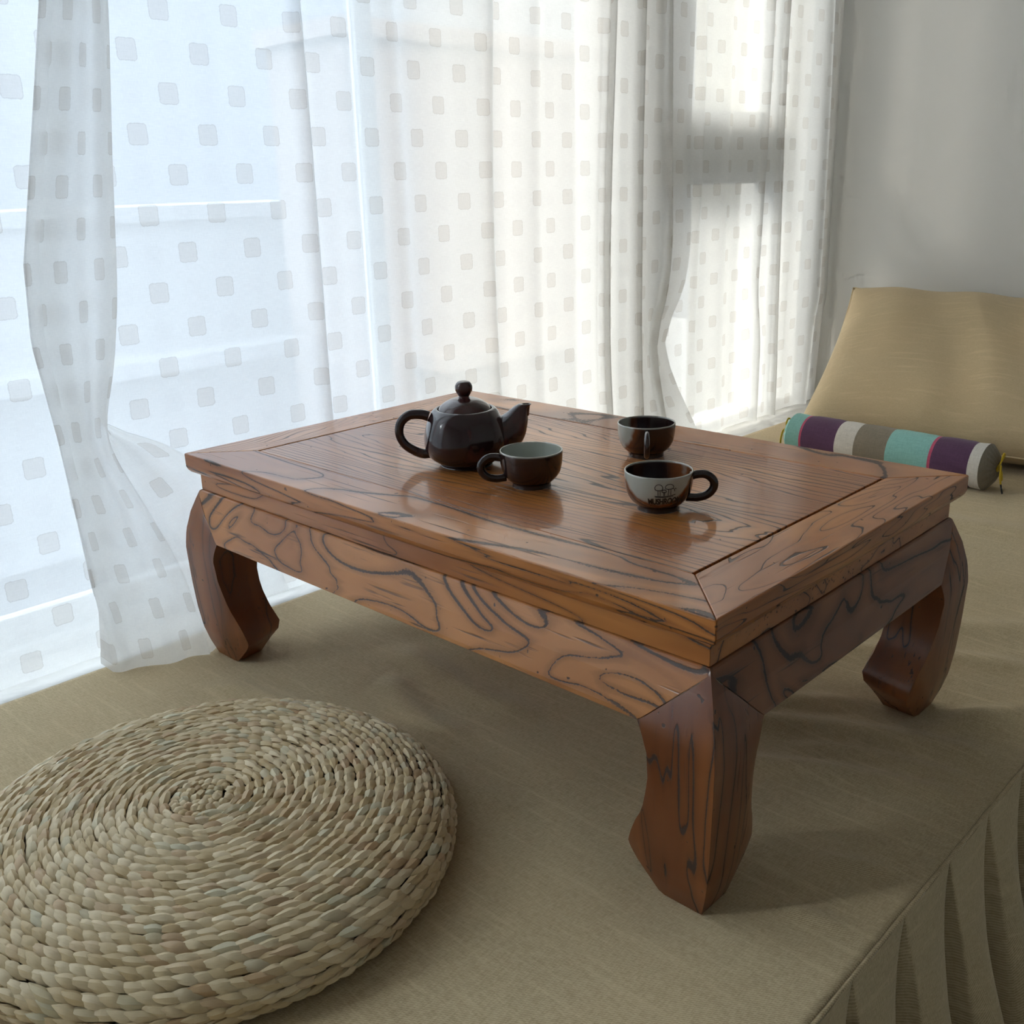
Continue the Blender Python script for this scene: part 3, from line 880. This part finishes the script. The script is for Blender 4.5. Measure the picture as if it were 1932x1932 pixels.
# right panel up to the wall
def ef_right(u, y, z):
    k = exp(-((y-1.66)/.05)**2)*sstep(.36, .18, z)
    y2 = y + .035*k*sin((z-.05)*20)
    lean_ = interp(z, [0,.224,.279,1.012,2], [2.0,2.028,2.05,2.03,2.03])
    return y + (lean_-2.03)*sstep(1.7, 2.03, y) + .03*k, .006*sstep(.3, 0, z), 0
foldsR = [(1.03,.012,.015,.018),(1.12,.012,.014,.02),(1.38,.005,.015,.012),(1.50,.003,.02,.01),(1.64,.012,.013,.020),(1.73,.014,.012,.022),(1.95,.010,.02,.018)]
V, F, UV = curtain('r', '', .965, 2.160, foldsR, -.155, ef_right, 420, 56, .001, 8)
yy = max(v[1] for v in V)
cr = mesh_obj('sheer_curtain', V, F, m_sheer, None, True, uvs=UV)
tag(cr, 'white sheer curtain with grey squares in front of the bright pane beside the pillow', 'curtain', 'sheer window curtains')
# left gathered panel: its lower corner spreads out over the bench towards the table leg
GZ = [0,.026,.06,.113,.15,.187,.24,.286,.321,.387,.479,.644,.823,2]
GY = [-.004,-.004,-.006,-.009,-.016,-.025,-.043,-.059,-.061,-.037,-.018,.001,.025,.09]
GX = [.004,-.004,-.014,-.030,-.045,-.060,-.072,-.080,-.082,-.085,-.085,-.085,-.085,-.085]
LZ = [0,.075,.191,.312,.433,.526,.815,2]
LY = [-.118,-.110,-.116,-.123,-.135,-.128,-.060,.0]
HZ = [0,.10,.193,.256,.308,.33,.36,.45,2]
HD = [.20,.165,.116,.049,-.014,-.036,-.040,-.012,.1]
V, F, UV = [], [], []
nL, nZ = 260, 110
for j in range(nZ+1):
    t = j/nZ; z = .0012 + (CT-.0012)*t**1.6
    gy, gx, ly = interp(z, GZ, GY), interp(z, GZ, GX), interp(z, LZ, LY)
    g0 = (gy + interp(z+.02, GZ, GY) + interp(max(0, z-.02), GZ, GY))/3
    gy = g0
    hy = interp(z, HZ, HD)
    for i in range(nL+1):
        u = i/nL
        # 0..0.16 tucked behind on the left, 0.16..0.74 front face, 0.74..1 returns behind
        if u < .16:
            q = u/.16; y = ly + .05*(1-q)*(1) ; x = -.018*cos(q*pi/2)**1 - .006
            xb = -.092
            X = xb + .012*sin(q*pi/2) - .010*(1-q)
        elif u < .74:
            q = (u-.16)/.58
            y = ly + (gy-ly)*q
            yfold = .5*(1-cos(pi*q))
            y = ly + (gy-ly)*(.35*yfold + .65*q)
            xr = gx
            xl = -.088 + .045*sstep(.12, 0, z)
            X = xl + (xr-xl)*q**1.4 + .010*sin(q*pi) + .005*sin(q*14+z*2.5+1.5*mnoise.noise(Vector((q*2, z*2, 3))))*(1-.4*q)
        else:
            q = (u-.74)/.26
            loose = sstep(.36, .27, z)
            yb_hem = gy - .014*sin(min(1, q*1.6)*pi*.5) + 0*q
            yb = gy + (hy-gy)*q**.9
            y = yb_hem*(1-loose) + yb*loose
            X = gx - (.012*sin(min(1, q*3)*pi/2) + .004*q)*(1-loose) - loose*((gx+.098)*sstep(0, .45, q)+.006*sin(q*9+z*8))
        if z < .02: X += .004*mnoise.noise(Vector((y*30, 0, 2)))
        V.append((X, y, z)); UV.append((u*.46, z*1.02))
for j in range(nZ):
    for i in range(nL):
        a = j*(nL+1)+i; F.append((a, a+1, a+nL+2, a+nL+1))
cl = mesh_obj('sheer_curtain', V, F, m_sheer, None, True, uvs=UV)
tag(cl, 'gathered white sheer curtain at the left, hem resting by the table leg', 'curtain', 'sheer window curtains')
# curtain rail above the frame
rod = boxes('curtain_rail', [(-.20, -.06, -1.6, WY-.01, CT+.002, CT+.03)], m_frame, None, .003)
tag(rod, 'white ceiling rail that carries the sheer curtains', 'curtain rail')

# ------------------------------------------------------------------ LIGHT
w = bpy.data.worlds.new('World'); sc.world = w; w.use_nodes = True
nt = w.node_tree; nt.nodes.clear()
out = nt.nodes.new('ShaderNodeOutputWorld'); bg = nt.nodes.new('ShaderNodeBackground')
tc = nt.nodes.new('ShaderNodeTexCoord'); sep = nt.nodes.new('ShaderNodeSeparateXYZ'); rp = nt.nodes.new('ShaderNodeValToRGB')
nt.links.new(tc.outputs['Generated'], sep.inputs[0]); nt.links.new(sep.outputs[2], rp.inputs[0])
rp.color_ramp.elements[0].position = 0; rp.color_ramp.elements[0].color = (.42,.47,.54,1)
el = rp.color_ramp.elements.new(.16); el.color = (.56,.62,.70,1)
rp.color_ramp.elements[-1].position = .5; rp.color_ramp.elements[-1].color = (4.7,4.65,4.5,1)
nt.links.new(rp.outputs[0], bg.inputs[0]); bg.inputs[1].default_value = 1.2
nt.links.new(bg.outputs[0], out.inputs[0])
sl = bpy.data.lights.new('sun', 'SUN'); sl.energy = 2.5; sl.angle = radians(7); sl.color = (1, .92, .82)
so = bpy.data.objects.new('sun', sl); col.objects.link(so)
so.rotation_euler = Vector((.45, .72, -.42)).to_track_quat('-Z', 'Y').to_euler()
pl_ = bpy.data.lights.new('window_portal', 'AREA'); pl_.shape = 'RECTANGLE'; pl_.size = WT; pl_.size_y = WR_-WL
try: pl_.cycles.is_portal = True
except Exception: pass
po = bpy.data.objects.new('window_portal', pl_); col.objects.link(po)
po.location = (-.34, (WL+WR_)/2, WT/2); po.rotation_euler = (0, radians(-90), 0)

# ------------------------------------------------------------------ CAMERA
cam = bpy.data.cameras.new('camera'); co_ = bpy.data.objects.new('camera', cam); col.objects.link(co_)
co_.location = (1.17741, -0.61026, 0.60555); co_.rotation_euler = (1.252719, 0.025934, 0.761345)
cam.sensor_width = 36; cam.sensor_fit = 'HORIZONTAL'; cam.lens = 36*1896.28/1932; cam.clip_start = .02; cam.clip_end = 300
sc.camera = co_
vs = sc.view_settings
vs.view_transform = 'Standard'; vs.look = 'None'; vs.gamma = 1; vs.use_curve_mapping = False; vs.exposure = 0.3
cy = sc.cycles
cy.use_adaptive_sampling = True; cy.adaptive_threshold = .11; cy.adaptive_min_samples = 14
cy.max_bounces = 7; cy.diffuse_bounces = 4; cy.glossy_bounces = 2; cy.transmission_bounces = 4; cy.transparent_max_bounces = 12
cy.sample_clamp_indirect = 6; cy.caustics_reflective = False; cy.caustics_refractive = False
